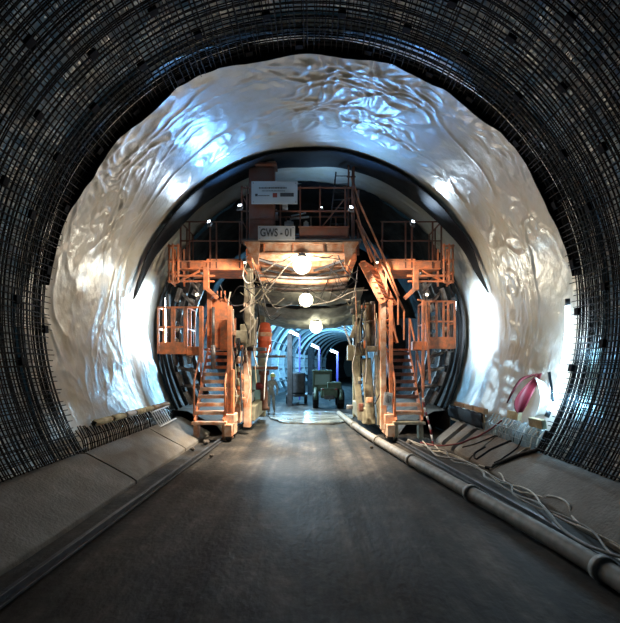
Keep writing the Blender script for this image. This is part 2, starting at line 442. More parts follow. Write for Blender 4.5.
# braces at the tower
mb = MB()
for a, b in (((-1.95, 12.5, 6.9), (-1.78, 12.5, 6.6)), ((-1.95, 12.5, 6.2), (-1.78, 12.5, 5.9)), ((-.85, 12.5, 6.6), (-.3, 12.5, 7.05)), ((.25, 12.5, 5.9), (.9, 12.5, 6.7)), ((1.14, 12.5, 7.0), (1.35, 12.7, 6.5))):
    mb.bar(a, b, .03)
mb.build('brace', 'brown', G)
# leaning ladder on top deck
lad = MB(); A = P(329, 236, 12.9); B = P(336, 172, 12.9); wv = Vector((.42, 0, 0))
lad.bar(A, B, .04).bar(A + wv, B + wv * .9, .04); L = lad.build('ladder', 'dsteel', G)
for k in range(8):
    q = A.lerp(B, (k + .5) / 8); MB().cyl(q, q + wv * .96, .014, 8).build('rung', 'dsteel', L)
# main portal
mb = MB()
mb.box((-.26, 12.5, 5.50), (3.15, .16, .04)).box((-.26, 12.5, 5.22), (2.75, .16, .04)).box((-.26, 12.53, 5.36), (3.0, .05, .26))
mb.build('cross_beam', 'cream', G)
mb = MB()
for x in (-1.3, -.5, .35, .9): mb.box((x, 12.47, 5.36), (.04, .1, .26))
mb.build('web_stiffener', 'orange', G)
for sgn, x in ((-1, -1.83), (1, 1.31)):
    mb = MB(); mb.extrude([(x, 12.4, 5.53), (x - sgn * .1 + sgn * .1, 12.4, 5.5), (x - sgn * .3, 12.4, 4.9), (x - sgn * .38, 12.4, 4.9), (x - sgn * .42, 12.4, 5.53)][:: 1], (0, .06, 0))
    mb.build('gusset_plate', 'cream', G)
mb = MB()
mb.box((-.26, 12.6, 5.56), (3.3, .6, .04)); mb.box((-.26, 15.4, 5.53), (3.2, 5.2, .05)); mb.build('top_deck', 'dsteel', G)
# beams below the deck
mb = MB()
for y in (13.3, 14.2, 15.2, 16.3, 17.6): mb.box((-.26, y, 5.36), (3.1, .14, .26))
mb.build('deck_joist', 'cream', G)
for x in (-1.75, 1.2):
    MB().box((x, 15.3, 5.25), (.18, 5.2, .34)).build('side_beam', 'orange', G)
mb = MB()
for a, b in (((-1.6, 13, 5.2), (-.5, 14.4, 5.15)), ((1.1, 13, 5.2), (.1, 14.4, 5.15)), ((-1.6, 14.4, 5.2), (1.1, 16.6, 5.1)), ((1.1, 14.4, 5.2), (-1.6, 16.6, 5.1))):
    mb.bar(a, b, .07)
mb.build('diagonal_brace', 'dsteel', G)
# duct-like pipes crossing below the deck
for k, (y, z, r, m) in enumerate(((13.4, 4.75, .045, 'steel'), (13.9, 4.72, .07, 'cream'), (14.3, 4.66, .06, 'steel'), (14.8, 4.6, .10, 'steel'), (15.3, 4.55, .07, 'khaki'))):
    MB().tube(bez([(-1.6, y, z + .05), (-.6, y + .05, z - .02), (.4, y, z - .03), (1.15, y + .1, z + .08)]), r, 12).build('cross_pipe', m, G)
# sagging tarpaulins
def tarpfn(yc, zc, dy, x0, x1, sag, sd):
    def fn(u, v):
        x = x0 + (x1 - x0) * u; y = yc + dy * (v - .5)
        z = zc - sag * math.sin(PI * u) * (.6 + .4 * math.sin(PI * v)) + .10 * noise.noise(Vector((x * 1.6, y * 2, sd))) + .04 * noise.noise(Vector((x * 5, y * 2, sd)))
        return (x, y, z - .25 * v)
    return fn
for a_, lab in (((15.0, 4.62, 1.2, -2.0, 1.7, .28, 1), 'nearest of the sagging tarpaulins under the gantry deck'), ((16.6, 4.35, 1.5, -2.1, 1.7, .4, 2), ''), ((18.6, 4.2, 2.2, -2.4, 2.0, .35, 3), '')):
    MB().grid(tarpfn(*a_), 50, 24).build('sagging_tarpaulin', 'tarp', G, solid=.02)
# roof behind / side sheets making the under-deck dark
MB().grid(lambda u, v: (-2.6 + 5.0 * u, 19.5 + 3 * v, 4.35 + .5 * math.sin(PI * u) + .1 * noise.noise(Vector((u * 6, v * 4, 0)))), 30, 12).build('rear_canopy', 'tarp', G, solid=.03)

# added dark screen keeping far-tunnel light out above the rear of the deck
def screenfn(u, v):
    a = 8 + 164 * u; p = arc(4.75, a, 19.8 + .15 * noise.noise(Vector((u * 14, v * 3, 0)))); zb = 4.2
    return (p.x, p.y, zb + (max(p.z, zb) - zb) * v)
MB().grid(screenfn, 60, 10).build('added_light_screen', 'membrane_dark', G, solid=.02)
# side platforms
def platform(s):
    def X(px): return abs((px - CX) / F * YG)
    x0, x1 = (1.95, 3.82) if s < 0 else (1.9, 3.72)
    mb = MB()
    for z in (4.86,): mb.box((s * (x0 + x1) / 2, 13.0, 5.0), (x1 - x0, .08, .2))
    mb.box((s * (x0 + x1) / 2, 12.97, 5.11), (x1 - x0, .14, .03)); mb.box((s * (x0 + x1) / 2, 12.97, 4.89), (x1 - x0, .14, .03))
    P1 = mb.build('platform_beam', 'orange', G)
    MB().box((s * (x0 + x1) / 2, 13.75, 4.93), (x1 - x0, 1.4, .05)).build('platform_deck', 'orange', G)
    mb = MB(); mb.box((s * 3.35, 12.98, 4.70), (1.15, .08, .06)); mb.box((s * 3.35, 13.02, 4.55), (1.1, .06, .05)); mb.bar((s * 3.9, 13, 4.5), (s * 3.2, 13, 4.85), .05)
    mb.build('lower_rail', 'orange', G)
    MB().box((s * 3.02, 12.98, 4.62), (.16, .14, .66)).bar((s * 3.02, 12.98, 4.35), (s * 2.7, 13, 4.05), .12).build('bracket', 'orange', G)
    MB().box((s * 2.5, 12.96, 5.02), (1.0, .06, .32)).build('toe_board', 'orange', G)
    # railing
    mb = MB()
    for x in ((2.05, 2.72, 2.90, 3.5, 3.75)): mb.bar((s * x, 12.95, 4.9), (s * x, 12.95, 6.25), .045)
    for z in (6.25, 5.7): mb.bar((s * 2.0, 12.95, z), (s * 3.75, 12.95, z), .035)
    mb.bar((s * 3.75, 12.95, 6.25), (s * 3.75, 14.3, 6.25), .035)
    for y in (13.6, 14.3): mb.bar((s * 3.75, y, 4.9), (s * 3.75, y, 6.25), .04)
    mb.build('railing', 'brown', G)
    # end basket
    mb = MB()
    for x, y in ((3.75, 12.7), (4.02, 12.75), (3.75, 13.3), (4.02, 13.3), (3.9, 12.7)): mb.bar((s * x, y, 4.45), (s * x, y, 5.55), .05)
    for z in (4.5, 4.75, 5.1, 5.5): mb.bar((s * 3.72, 12.72, z), (s * 4.06, 12.75, z), .045); mb.bar((s * 4.02, 12.75, z), (s * 4.02, 13.3, z), .04)
    mb.build('end_guard', 'orange', G)
platform(-1); platform(1)

# lower baskets
def basket(s):
    mb = MB()
    xs = (4.38, 4.22, 3.98, 3.92, 3.62, 3.56) if s < 0 else (4.12, 3.93, 3.80, 3.60, 3.38, 3.3)
    z0, z1 = (2.55, 3.78) if s < 0 else (2.7, 3.95)
    B = MB()
    for x in xs: B.bar((s * x, 12.9, z0 - .1), (s * x, 12.9, z1), .055)
    xa, xb = xs[0], xs[-1]
    for z in (z1, (z0 + z1) / 2 + .05, z0 + .1): B.bar((s * xa, 12.9, z), (s * xb, 12.9, z), .05)
    B.bar((s * xb, 12.9, z1), (s * (3.15 if s < 0 else 3.05), 12.9, z1 + (.0 if s < 0 else .05)), .045)
    for y in (13.3, 13.8):
        B.bar((s * xa * .985, y, z0 - .1), (s * xa * .985, y, z1), .05); B.bar((s * xb, y, z0), (s * xb, y, z1), .05)
    for z in (z1, (z0 + z1) / 2): B.bar((s * xa, 12.9, z), (s * xa * .985, 13.8, z), .045); B.bar((s * xb, 12.9, z), (s * xb, 13.8, z), .045)
    b = B.build('basket', 'orange', G)
    MB().box((s * (xa + xb) / 2, 13.35, z0 - .05), (xa - xb, .95, .05)).build('basket_floor', 'orange', b)
    MB().box((s * (xa + xb) / 2, 12.88, z0 + .06), (abs(xa - xb) * .9, .04, .34)).build('kick_plate', 'orange', b)
    MB().box((s * (xb - .18), 13.0, z0 - .02), (.42, .22, .26)).build('basket_bracket', 'orange', b)
    # dials / lamps visible through the basket
    m2 = MB()
    for z in (3.2, 2.85): m2.ball((s * 4.05, 13.5, z), .09, 12)
    m2.build('roller', 'cable_white', b)
basket(-1); basket(1)

# stairs
def stair(s, x0, x1):
    n = 9
    st = MB()
    for x in (x0, x1):
        st.bar((s * x, 12.5, .55), (s * x, 14.2, 2.62), .05, .2)
    S_ = st.build('staircase', 'orange', G)
    for k in range(n):
        t = (k + .5) / n; y = 12.55 + 1.65 * t; z = .72 + 1.9 * t
        MB().box((s * (x0 + x1) / 2, y, z), (x1 - x0, .22, .035)).box((s * (x0 + x1) / 2, y - .11, z - .04), (x1 - x0, .02, .08)).build('tread', 'cream' if (s < 0 and k < 6) else 'orange' if s < 0 else ('brown' if k > 1 else 'cream'), S_)
    hb = MB()
    for x in (x0 - .03, x1 + .03):
        hb.tube([(s * x, 12.5, .7), (s * x, 12.5, 1.6), (s * x, 12.56, 1.72), (s * x, 14.1, 3.55), (s * x, 14.25, 3.6)], .028, 8)
        hb.bar((s * x, 13.3, 1.5), (s * x, 13.3, 2.6), .04); hb.bar((s * x, 14.2, 2.5), (s * x, 14.2, 3.6), .05)
    hb.build('handrail', 'orange', S_)
    bs = MB(); bs.box((s * (x0 + x1) / 2, 12.6, .52), (x1 - x0 + .16, .4, .08)); bs.box((s * x0, 12.7, .25), (.14, .3, .5)); bs.box((s * x1, 12.7, .28), (.12, .3, .46))
    bs.build('stair_base', 'cream' if s < 0 else 'khaki', S_)
    MB().box((s * (x0 + x1) / 2, 14.45, 2.62), (x1 - x0 + .3, .5, .05)).build('landing', 'orange', S_)
stair(-1, 2.42, 3.22); stair(1, 2.36, 3.08)

# outer columns beside the stairs
MB().box((-2.30, 12.75, 2.2), (.13, .16, 3.2)).box((-2.22, 12.75, 1.2), (.08, .2, 1.6)).build('stair_column', 'orange', G)
MB().box((-3.12, 12.8, 3.0), (.11, .12, 1.6)).build('stair_column', 'orange', G)
MB().box((2.05, 12.8, 2.1), (.16, .16, 3.6)).build('stair_column', 'cream', G)
MB().box((2.26, 12.75, 2.6), (.10, .14, 2.7)).build('stair_column', 'orange', G)
MB().box((3.16, 12.7, 2.7), (.07, .09, 2.5)).bar((3.22, 12.7, 3.9), (3.36, 12.7, 1.6), .06).build('stair_column', 'orange', G)
# travelling bogies
for s, x in ((-1, -2.28), (1, 2.2)):
    mb = MB(); mb.box((x, 12.9, .62), (.28, .6, .26)); mb.box((x, 12.8, .32), (.22, .9, .34)); mb.extrude([(x - .16, 12.5, .5), (x + .16, 12.5, .5), (x + .1, 12.5, .1), (x - .1, 12.5, .1)], (0, .08, 0))
    b = mb.build('bogie', 'cream', G)
    for y in (12.55, 13.1): MB().lathe((x - .08, y, .17), [(0, 0), (.15, 0), (.15, .03), (.12, .05), (.12, .13), (.15, .15), (0, .16)], (1, 0, 0)).build('wheel', 'dsteel', b)
# left leg machinery
mb = MB(); mb.box((-2.72, 13.2, 3.35), (.65, .08, 1.45)); mb.box((-2.95, 13.1, 3.6), (.14, .1, 1.3)); mb.box((-2.5, 13.14, 3.0), (.3, .1, .9))
for k in range(5): mb.box((-2.95 + k * .11, 13.14, 4.15 - .0 * k), (.03, .06, .28))
mb.build('side_panel', 'orange', G, 'orange plate panel with ribs left of the stair head')
mb = MB(); mb.cyl((-2.82, 12.98, 2.6), (-2.82, 12.98, 3.8), .045, 14); mb.cyl((-2.82, 12.98, 2.0), (-2.82, 12.98, 2.7), .07, 14); mb.build('hydraulic_ram', 'steel', G)
mb = MB(); mb.box((-1.92, 13.9, 3.9), (.26, .26, 2.6)); mb.box((-1.95, 13.6, 2.72), (.42, .3, .08)); mb.box((-2.02, 13.55, 3.0), (.2, .2, .7)); mb.box((-1.72, 13.55, 3.1), (.16, .24, .8)); mb.build('leg_column', 'khaki', G, 'dusty khaki leg column with box on the left of the opening')
mb = MB(); mb.box((-1.98, 14.0, 1.4), (.22, .3, 2.4)); mb.box((-2.2, 13.6, 1.2), (.2, .4, 1.6)); mb.build('leg_column', 'cream', G)
MB().box((-2.0, 14.0, 2.62), (1.2, .5, .1)).build('walkway_plate', 'dsteel', G); MB().box((-1.35, 15.2, 2.42), (1.0, .5, .07)).build('walkway_plate', 'dsteel', G)
for (px, py, sz, m) in ((241, 337, .34, 'khaki'), (237, 385, .3, 'orange'), (236, 400, .25, 'khaki'), (240, 360, .2, 'cream'), (233, 372, .28, 'cream')):
    p = P(px, py, 13.4); MB().box(p, (sz, .25, sz * 1.1)).box(p + Vector((0, -.13, 0)), (sz * .7, .03, sz * .7)).build('junction_box', m, G)
# right khaki columns with hydraulic cylinders
def ram(x0, z0, x1, z1, r, y, m='khaki'):
    A = Vector((x0, y, z0)); B = Vector((x1, y, z1)); d = (B - A)
    mb = MB(); mb.tube([A, A + d * .55], r, 18); mb.tube([A + d * .53, A + d * .58], r * 1.25, 18); mb.tube([A + d * .58, B], r * .62, 16); mb.tube([B - d * .04, B], r * .95, 16)
    return mb.build('hydraulic_ram', m, G)
c1 = P(352, 426, 14.6); c2 = P(348, 345, 14.6)
YR = 14.0
def Q(px, py, y=YR): return P(px, py, y)
def pbar(pts, w, m, name, y=YR, h=None):
    mb = MB()
    for a, b in pts: mb.bar(Q(*a, y), Q(*b, y), w, h or w)
    return mb.build(name, m, G)
pbar([((361, 420), (355, 360))], .20, 'khaki', 'leg_column', 14.3)
pbar([((371, 424), (366, 358))], .28, 'khaki', 'leg_column', 14.0)
pbar([((380, 425), (377, 355))], .16, 'khaki', 'leg_column', 13.7)
MB().box(Q(360, 349, 13.9), (.40, .3, .42)).box(Q(360, 349, 13.9) + Vector((0, -.16, 0)), (.33, .03, .34)).build('valve_box', 'khaki', G)
MB().box(Q(351, 353, 14.4), (.24, .4, .5)).build('valve_box', 'khaki', G)
MB().box(Q(371, 349, 13.9), (.5, .5, .16)).build('leg_shelf', 'khaki', G)
o_ = ram(*[Q(366, 346).x, Q(366, 346).z, Q(366, 304).x, Q(366, 304).z], .11, 13.8)
ram(Q(372, 346).x, Q(372, 346).z, Q(372, 302).x, Q(372, 302).z, .08, 13.9, 'steel')
MB().box(Q(369, 325), (.34, .2, 1.3)).build('leg_housing', 'khaki', G)
pbar([((351, 338), (359, 318)), ((358, 317), (367, 316)), ((359, 345), (359, 318))], .12, 'khaki', 'support_arm', 13.9)
MB().lathe(Q(358, 338), [(0, 0), (.09, 0), (.09, .3), (.05, .34), (.05, .5), (0, .5)]).build('small_ram', 'khaki', G)
pbar([((344, 326), (353, 352))], .06, 'white', 'thin_strut', 15.5)
# skirts of the right legs: beam along the road
MB().box((1.75, 15.6, .55), (.3, 3.4, .5)).build('base_beam', 'khaki', G)
MB().box((-1.98, 16.2, .55), (.3, 3.0, .5)).build('base_beam', 'khaki', G)
for x in (-1.95, 1.8):
    for y in (17.8,): MB().box((x, y, 2.4), (.3, .3, 4.6)).build('rear_leg', 'khaki', G)

# diagonal upper stair on the right
U = MB()
a0, a1 = P(362, 262, 12.65), P(383, 303, 12.65)
U.bar(a0, a1, .05, .2); U.bar(a0 + Vector((.42, .6, 0)), a1 + Vector((.42, .6, 0)), .05, .2)
a2 = P(397, 343, 12.8)
U.bar(P(387, 308, 12.8), a2, .05, .22); U.bar(P(376, 262, 12.9), P(391, 298, 12.9), .06, .1)
U_ = U.build('upper_stair', 'orange', G)
for k in range(8):
    q = a0.lerp(a1, (k + .5) / 8); MB().bar(q + Vector((-.03, -.05, .08)), q + Vector((.42, .6, 0)), .12, .03).build('tread', 'orange', U_)
for k in range(6):
    q = P(388, 312, 12.8).lerp(a2, (k + .5) / 6); MB().bar(q + Vector((-.1, 0, 0)), q + Vector((.1, .6, 0)), .14, .03).build('tread', 'orange', U_)
hb = MB()
for pts in ([(361, 226), (386, 272), (404, 311)], [(352, 178), (359, 202), (386, 262), (399, 296)], [(356, 220), (372, 262)], [(353, 200), (365, 240), (378, 268)]):
    hb.tube([P(x, y, 12.62) for x, y in pts], .028, 8)
for x, y, y2 in ((386, 272, 290), (375, 250, 268), (398, 298, 325), (404, 311, 340)): hb.bar(P(x, y, 12.62), P(x, y2, 12.62), .04)
hb.build('handrail', 'orange', U_)
pbar([((358, 190), (358, 255)), ((353, 165), (353, 250))], .07, 'brown', 'upper_post', 12.7)
pbar([((381, 295), (381, 350)), ((389, 300), (395, 342))], .12, 'orange', 'stair_post', 12.9)

# arch ribs of the gantry facing the rock, with clamp plates
for s in (-1, 1):
    for rr, y, a0_, a1_ in ((4.0, 13.6, -32, 34), (3.75, 14.2, -30, 30)):
        pts = [arc(rr, a if s > 0 else 180 - a, y) for a in [a0_ + (a1_ - a0_) * k / 30 for k in range(31)]]
        mb = MB()
        for p, q in zip(pts, pts[1:]): mb.bar(p, q, .12, .16)
        R_ = mb.build('arch_rib', 'dsteel', G)
        for k in range(2, 29, 4):
            a = a0_ + (a1_ - a0_) * k / 30; a_ = a if s > 0 else 180 - a
            q = arc(rr + .12, a_, y - .12); rt = Matrix.Rotation(-math.radians(a_), 3, 'Y')
            MB().box(q, (.1, .3, .42), rt).build('clamp_plate', 'steel' if k % 8 else 'dsteel', R_)
    for a, w_ in ((-26, .5), (-18, .45), (-11, .5), (14, .55), (21, .5), (28, .6)):
        a_ = a if s > 0 else 180 - a
        q = arc(3.62, a_, 13.5); q2 = arc(4.1, a_ + s * 4, 13.5)
        MB().tube([q, q.lerp(q2, .5) + Vector((0, -.06, 0)), q2], .05, 8).build('stay_tube', 'steel', G)

# cables on the gantry
def hang(pts, r, m, name='cable', parent=G, label=None): return MB().tube(bez(pts), r * .68, 7).build(name, m, parent, label)
for pts, r, m in (
    ([(247, 262), (243, 275), (248, 283), (256, 278), (252, 262)], .022, 'cable_white'),
    ([(250, 268), (251, 300), (250, 345)], .018, 'cable_white'), ([(254, 285), (254, 320), (255, 345)], .016, 'cable_white'),
    ([(246, 270), (262, 272), (277, 262), (290, 258)], .02, 'cable_white'), ([(256, 270), (262, 285), (270, 292)], .025, 'hosegrey'),
    ([(240, 312), (262, 296), (285, 268), (296, 256)], .028, 'cable_white'), ([(245, 290), (270, 282), (290, 262)], .02, 'dsteel'),
    ([(310, 256), (330, 258), (345, 262), (352, 275)], .02, 'dsteel'), ([(336, 250), (345, 270), (358, 282)], .03, 'dsteel'),
    ([(258, 258), (280, 262), (300, 252), (325, 258), (340, 250)], .018, 'rubber'), ([(220, 285), (232, 305), (250, 300), (244, 280)], .02, 'dsteel'),
    ([(212, 290), (228, 300), (240, 286), (255, 296)], .018, 'rubber'), ([(300, 306), (330, 302), (352, 292), (368, 290)], .02, 'cable_white'),
    ([(270, 345), (266, 365), (264, 400)], .02, 'white'), ([(330, 292), (346, 300), (356, 296)], .018, 'cable_white'),
    ([(268, 298), (276, 308), (292, 304)], .018, 'hosegrey')):
    hang([P(x, y, 12.75 if y < 300 else 13.2) for x, y in pts], r, m)
for k in range(12):
    x0 = random.uniform(238, 262); x1 = x0 + random.uniform(8, 40); y0 = random.uniform(262, 300); y1 = random.uniform(270, 318); Y_ = random.uniform(13, 14.2)
    hang([P(x0, y0, Y_), P((x0 + x1) / 2, max(y0, y1) + 6, Y_), P(x1, y1, Y_)], random.uniform(.012, .022), random.choice(['hosegrey', 'khaki', 'dsteel', 'rubber']))
for k in range(12):
    x0 = random.uniform(332, 360); x1 = x0 - random.uniform(6, 35); y0 = random.uniform(255, 295); y1 = random.uniform(265, 300); Y_ = random.uniform(13, 14.2)
    hang([P(x0, y0, Y_), P((x0 + x1) / 2, max(y0, y1) + 6, Y_), P(x1, y1, Y_)], random.uniform(.012, .022), random.choice(['hosegrey', 'khaki', 'dsteel', 'rubber']))
for k in range(9):
    x0 = random.uniform(372, 392); y0 = random.uniform(355, 385); Y_ = 12.95
    hang([P(x0, y0, Y_), P(x0 + random.uniform(-5, 5), y0 + 15, Y_ - .05), P(x0 + random.uniform(-6, 3), y0 + 32, Y_)], .016, random.choice(['hosegrey', 'cable_white', 'rubber']))
for k in range(7):
    x0 = random.uniform(229, 240); y0 = random.uniform(340, 385)
    hang([P(x0, y0, 13.1), P(x0 + random.uniform(-4, 6), y0 + 18, 13.05), P(x0 + random.uniform(-4, 3), y0 + 34, 13.1)], .018, random.choice(['hosegrey', 'cable_white', 'khaki']))
for k in range(26):
    lft = k % 2 == 0
    x0 = random.uniform(230, 262) if lft else random.uniform(345, 388); y0 = random.uniform(285, 350); L_ = random.uniform(30, 75); Y_ = random.uniform(12.95, 13.6)
    hang([P(x0, y0, Y_), P(x0 + random.uniform(-4, 4), y0 + L_ * .4, Y_ - .05), P(x0 + random.uniform(-5, 5), y0 + L_ * .7, Y_), P(x0 + random.uniform(-4, 4), y0 + L_, Y_)], random.uniform(.02, .04), random.choice(['hosegrey', 'khaki', 'dsteel', 'cable_white', 'rubber', 'cream']), 'hydraulic_hose')
for k in range(22):
    lft = k % 2 == 0
    x0 = random.uniform(231, 250) if lft else random.uniform(348, 386); y0 = random.uniform(300, 415)
    q = P(x0, y0, 13.3 if lft else 13.6); w_ = random.uniform(.08, .2); h_ = random.uniform(.08, .24)
    MB().box(q, (w_, .16, h_)).box(q + Vector((0, -.09, 0)), (w_ * .6, .03, h_ * .6)).build('leg_fitting', random.choice(['khaki', 'cream', 'dsteel', 'steel', 'orange', 'brown']), G)
# pale rolls and crates standing on the top deck
for i, (px, py, w_, h_, lb) in enumerate(((285, 207, .15, .18, 'small white canister on the gantry deck just below the big sign'), (276, 213, .10, .12, 'upper of two small white pots left of the canister on the gantry'), (276, 218, .12, .12, 'lower of two small white pots left of the canister on the gantry'), (289, 224, .26, .10, 'white folded sheet bundle above the GWS - 01 sign'), (306, 226, .14, .2, 'white block standing at the end of the white rods on the gantry'))):
    p = P(px, py, 13.1)
    o = MB().box(p, (w_, .15, h_)).box(p + Vector((0, 0, h_ / 2 + .02)), (w_ * .5, .08, .04)).build('white_container', 'white'); tag(o, lb, 'container')
o = MB().cyl(P(290, 219, 13), P(309, 217, 13), .03, 10).cyl(P(291, 216, 13.1), P(306, 213, 13.1), .02, 10).build('white_rod_bundle', 'white'); tag(o, 'white rods lying across the gantry top deck right of the big sign', 'rods')

# signs
def text(body, loc, size, m, parent, ext=.004, bold=0, xs=1):
    c = bpy.data.curves.new('t', 'FONT'); c.body = body; c.size = size; c.extrude = ext; c.offset = bold; c.align_x = 'CENTER'; c.align_y = 'CENTER'
    t = bpy.data.objects.new('t', c); col.objects.link(t)
    dg = bpy.context.evaluated_depsgraph_get(); me = bpy.data.meshes.new_from_object(t.evaluated_get(dg))
    bpy.data.objects.remove(t)
    me.materials.clear(); me.materials.append(M[m])
    o = bpy.data.objects.new('lettering', me); link(o, parent); o.location = Vector(loc) - off(parent); o.rotation_euler = (PI / 2, 0, 0); o.scale = (xs, 1, 1)
    return o
YS = 12.28
def pane(px0, py0, px1, py1, Y, m, name, label, cat, sm=None):
    a = P(px0, py0, Y); b = P(px1, py1, Y); c = (a + b) / 2
    t = thing(name, c, label, cat)
    MB().box(c, (abs(b.x - a.x), .03, abs(b.z - a.z))).build('board', m, t)
    mb = MB()
    for x in (a.x + .05, b.x - .05):
        for z in (a.z - .05, b.z + .05): mb.lathe((x, Y - .018, z), [(0, .008), (.012, .006), (.014, 0)], (0, -1, 0), 8)
    mb.build('screws', 'dsteel', t)
    return t, c
t, c = pane(251.5, 181.5, 297.5, 204, YS, 'sign', 'sign_board', 'large pale blue-grey information board with small logos, fixed to the rust-red tower', 'sign')
mb = MB(); x = P(259, 188, YS).x
while x < P(287, 188, YS).x:
    wv_ = random.uniform(.02, .04); mb.box((x + wv_ / 2, YS - .02, P(0, 188.2, YS).z), (wv_, .006, .035)); x += wv_ + .012
x = P(262, 188, YS).x
while x < P(285, 188, YS).x:
    wv_ = random.uniform(.015, .03); mb.box((x + wv_ / 2, YS - .02, P(0, 191.2, YS).z), (wv_, .006, .022)); x += wv_ + .012
x = P(258.5, 195.7, YS).x
while x < P(269, 188, YS).x:
    wv_ = random.uniform(.015, .025); mb.box((x + wv_ / 2, YS - .02, P(0, 195.9, YS).z), (wv_, .006, .028)); x += wv_ + .008
mb.box(P(256.5, 195.3, YS) - Vector((0, .02, 0)), (.07, .006, .07)); mb.build('lettering', 'ink', t)
MB().box(P(275, 195.5, YS) - Vector((0, .02, 0)), (.12, .006, .12)).build('red_logo', 'inkred', t, 'dark red square logo')
MB().box(P(287, 195, YS) - Vector((0, .02, 0)), (.37, .006, .10)).build('logo_bar', 'ink', t)
t, c = pane(258, 226, 295, 240.3, 12.25, 'sign2', 'sign_board', 'grey plate lettered GWS - 01 mounted above the orange crossbeam', 'sign')
text('GWS - 01', (c.x, 12.25 - .021, c.z), .30, 'ink', t, bold=.006, xs=.72)
a = P(388, 399, 12.35)
t = thing('sign_plate', a, 'small white notice plate tied to the post of the right staircase', 'sign')
MB().box(a, (.23, .015, .36), Matrix.Rotation(.12, 3, 'Y')).build('plate', 'white', t)
mb = MB(); pts = [a + Vector((.075 * math.cos(k * PI / 8), -.012, .1 * math.sin(k * PI / 8))) for k in range(17)]
mb.tube(pts, .006, 5, cap=False); mb.tube([a + Vector((-.01, -.012, .08)), a + Vector((.01, -.012, -.09))], .009, 5); mb.ball(a + Vector((-.015, -.012, .1)), .02, 8); mb.build('symbol', 'steel', t)

# work lamps (bulb lanterns) under the gantry
def worklamp(p, r, label, m, power, color, hangz):
    t = thing('work_lamp', p, label, 'lamp', None)
    MB().ball(p, r, 20).build('bulb', m, t)
    mb = MB(); mb.lathe(p + Vector((0, 0, r * .8)), [(r * .5, 0), (r * .45, r * .35), (r * .2, r * .5), (0, r * .5)]); mb.cyl(p + Vector((0, 0, r)), p + Vector((0, 0, hangz)), .012, 8)
    mb.build('socket', 'dsteel', t)
    lightobj('SPOT', p + Vector((0, -.05, -r - .04)), power, color, t, size=.12, rot=(0, .05, -1), spot=1.62)
    lightobj('POINT', p + Vector((0, -r - .25, -.05)), power * .015, color, t, size=.1)
    lightobj('POINT', p + Vector((0, .75, .1)), power * .08, color, t, size=.1)
worklamp(P(302, 265, 12.25), .25, 'big round glaring work lamp hanging just below the orange crossbeam', 'lamp_warm', 3400, (1, .84, .64), .3)
worklamp(P(306, 300, 14.05), .22, 'round glowing work lamp in front of the sagging tarpaulin, middle of the three', 'lamp_green', 600, (1, .90, .66), .35)
worklamp(P(316, 327, 17.2), .24, 'lowest and farthest round work lamp, hanging at the mouth of the far tunnel', 'lamp_green', 900, (1, .97, .7), .5)
# side floodlights, then added fill lights on the deck, railings and platforms
COOL = (.72, .86, 1)
floodlight((-4.25, 13.2, 3.45), (-1, .02, -.02), 'floodlight facing the sheeting behind the left basket of the gantry', 'lamp_cool', 150, COOL, .16, 1.5, 'side floodlights on the gantry', spread=2.4)
floodlight((4.22, 13.2, 3.35), (1, .02, -.02), 'floodlight facing the sheeting behind the right basket of the gantry', 'lamp_cool', 170, COOL, .16, 1.5, 'side floodlights on the gantry', spread=2.4)
floodlight((-1.95, 12.3, 6.5), (-.25, -1, .7), 'added fill light on the railing post left of the big sign', 'lamp_cool', 48, (.15, .45, 1), .10, .08, spread=2.2)  # added to throw blue light on the crown, left half
floodlight((.3, 13.6, 6.9), (0, -.1, 1), 'small added fill light under the crown behind the ladder', 'lamp_cool', 14, (.3, .6, 1), .10, .08, spread=2.8)  # added to light the sheeting behind the black band
floodlight((1.1, 12.3, 6.45), (.25, -1, .7), 'added fill light on the tall post right of the ladder aimed at the crown', 'lamp_cool', 48, (.15, .45, 1), .10, .08, spread=2.2)  # added to throw blue light on the crown, right half
floodlight((-2.9, 12.75, 6.2), (-.65, -1, .45), 'small added fill light on the left platform railing of the gantry', 'lamp_cool', 10, (.62, .80, 1), .10, .08, 'added railing fill lights', spread=1.5)  # added fill for the upper left sheeting
floodlight((2.9, 12.75, 6.2), (.65, -1, .45), 'small added fill light on the right platform railing of the gantry', 'lamp_cool', 10, (.62, .80, 1), .10, .08, 'added railing fill lights', spread=1.5)  # added fill for the upper right sheeting
floodlight((-3.2, 12.6, 4.1), (-.66, -1, .10), 'small added warm fill light between the left platform and the left basket', 'lamp_warm', 12, (1, .92, .74), .10, .08, 'added fill lights under the platforms', spread=1.9)  # added warm fill for the left sheeting
floodlight((3.25, 12.6, 4.1), (.66, -1, .10), 'small added warm fill light between the right platform and the right basket', 'lamp_warm', 12, (1, .92, .74), .10, .08, 'added fill lights under the platforms', spread=1.9)  # added warm fill for the right sheeting

for sx, lb in ((-1, 'left'), (1, 'right')):  # added lamps that brighten the stairs and orange steel
    t = thing('added_stair_lamp', (sx * 1.75, 11.9, 4.85), 'small added caged lamp on a bracket in front of the %s gusset of the crossbeam' % lb, 'lamp', 'added stair lamps on the gantry front')
    p = Vector((sx * 1.75, 11.9, 4.85))
    MB().lathe(p, [(0, .1), (.05, .09), (.06, .02), (.045, 0)]).bar(p + Vector((0, 0, .08)), p + Vector((0, .55, .3)), .025).build('housing', 'dsteel', t)
    MB().ball(p + Vector((0, 0, -.01)), .035, 10).build('bulb', 'lamp_warm', t)
    lightobj('SPOT', p + Vector((0, 0, -.06)), 260, (1, .86, .68), t, size=.05, rot=(sx * .75, .62, -.55), spot=1.9)

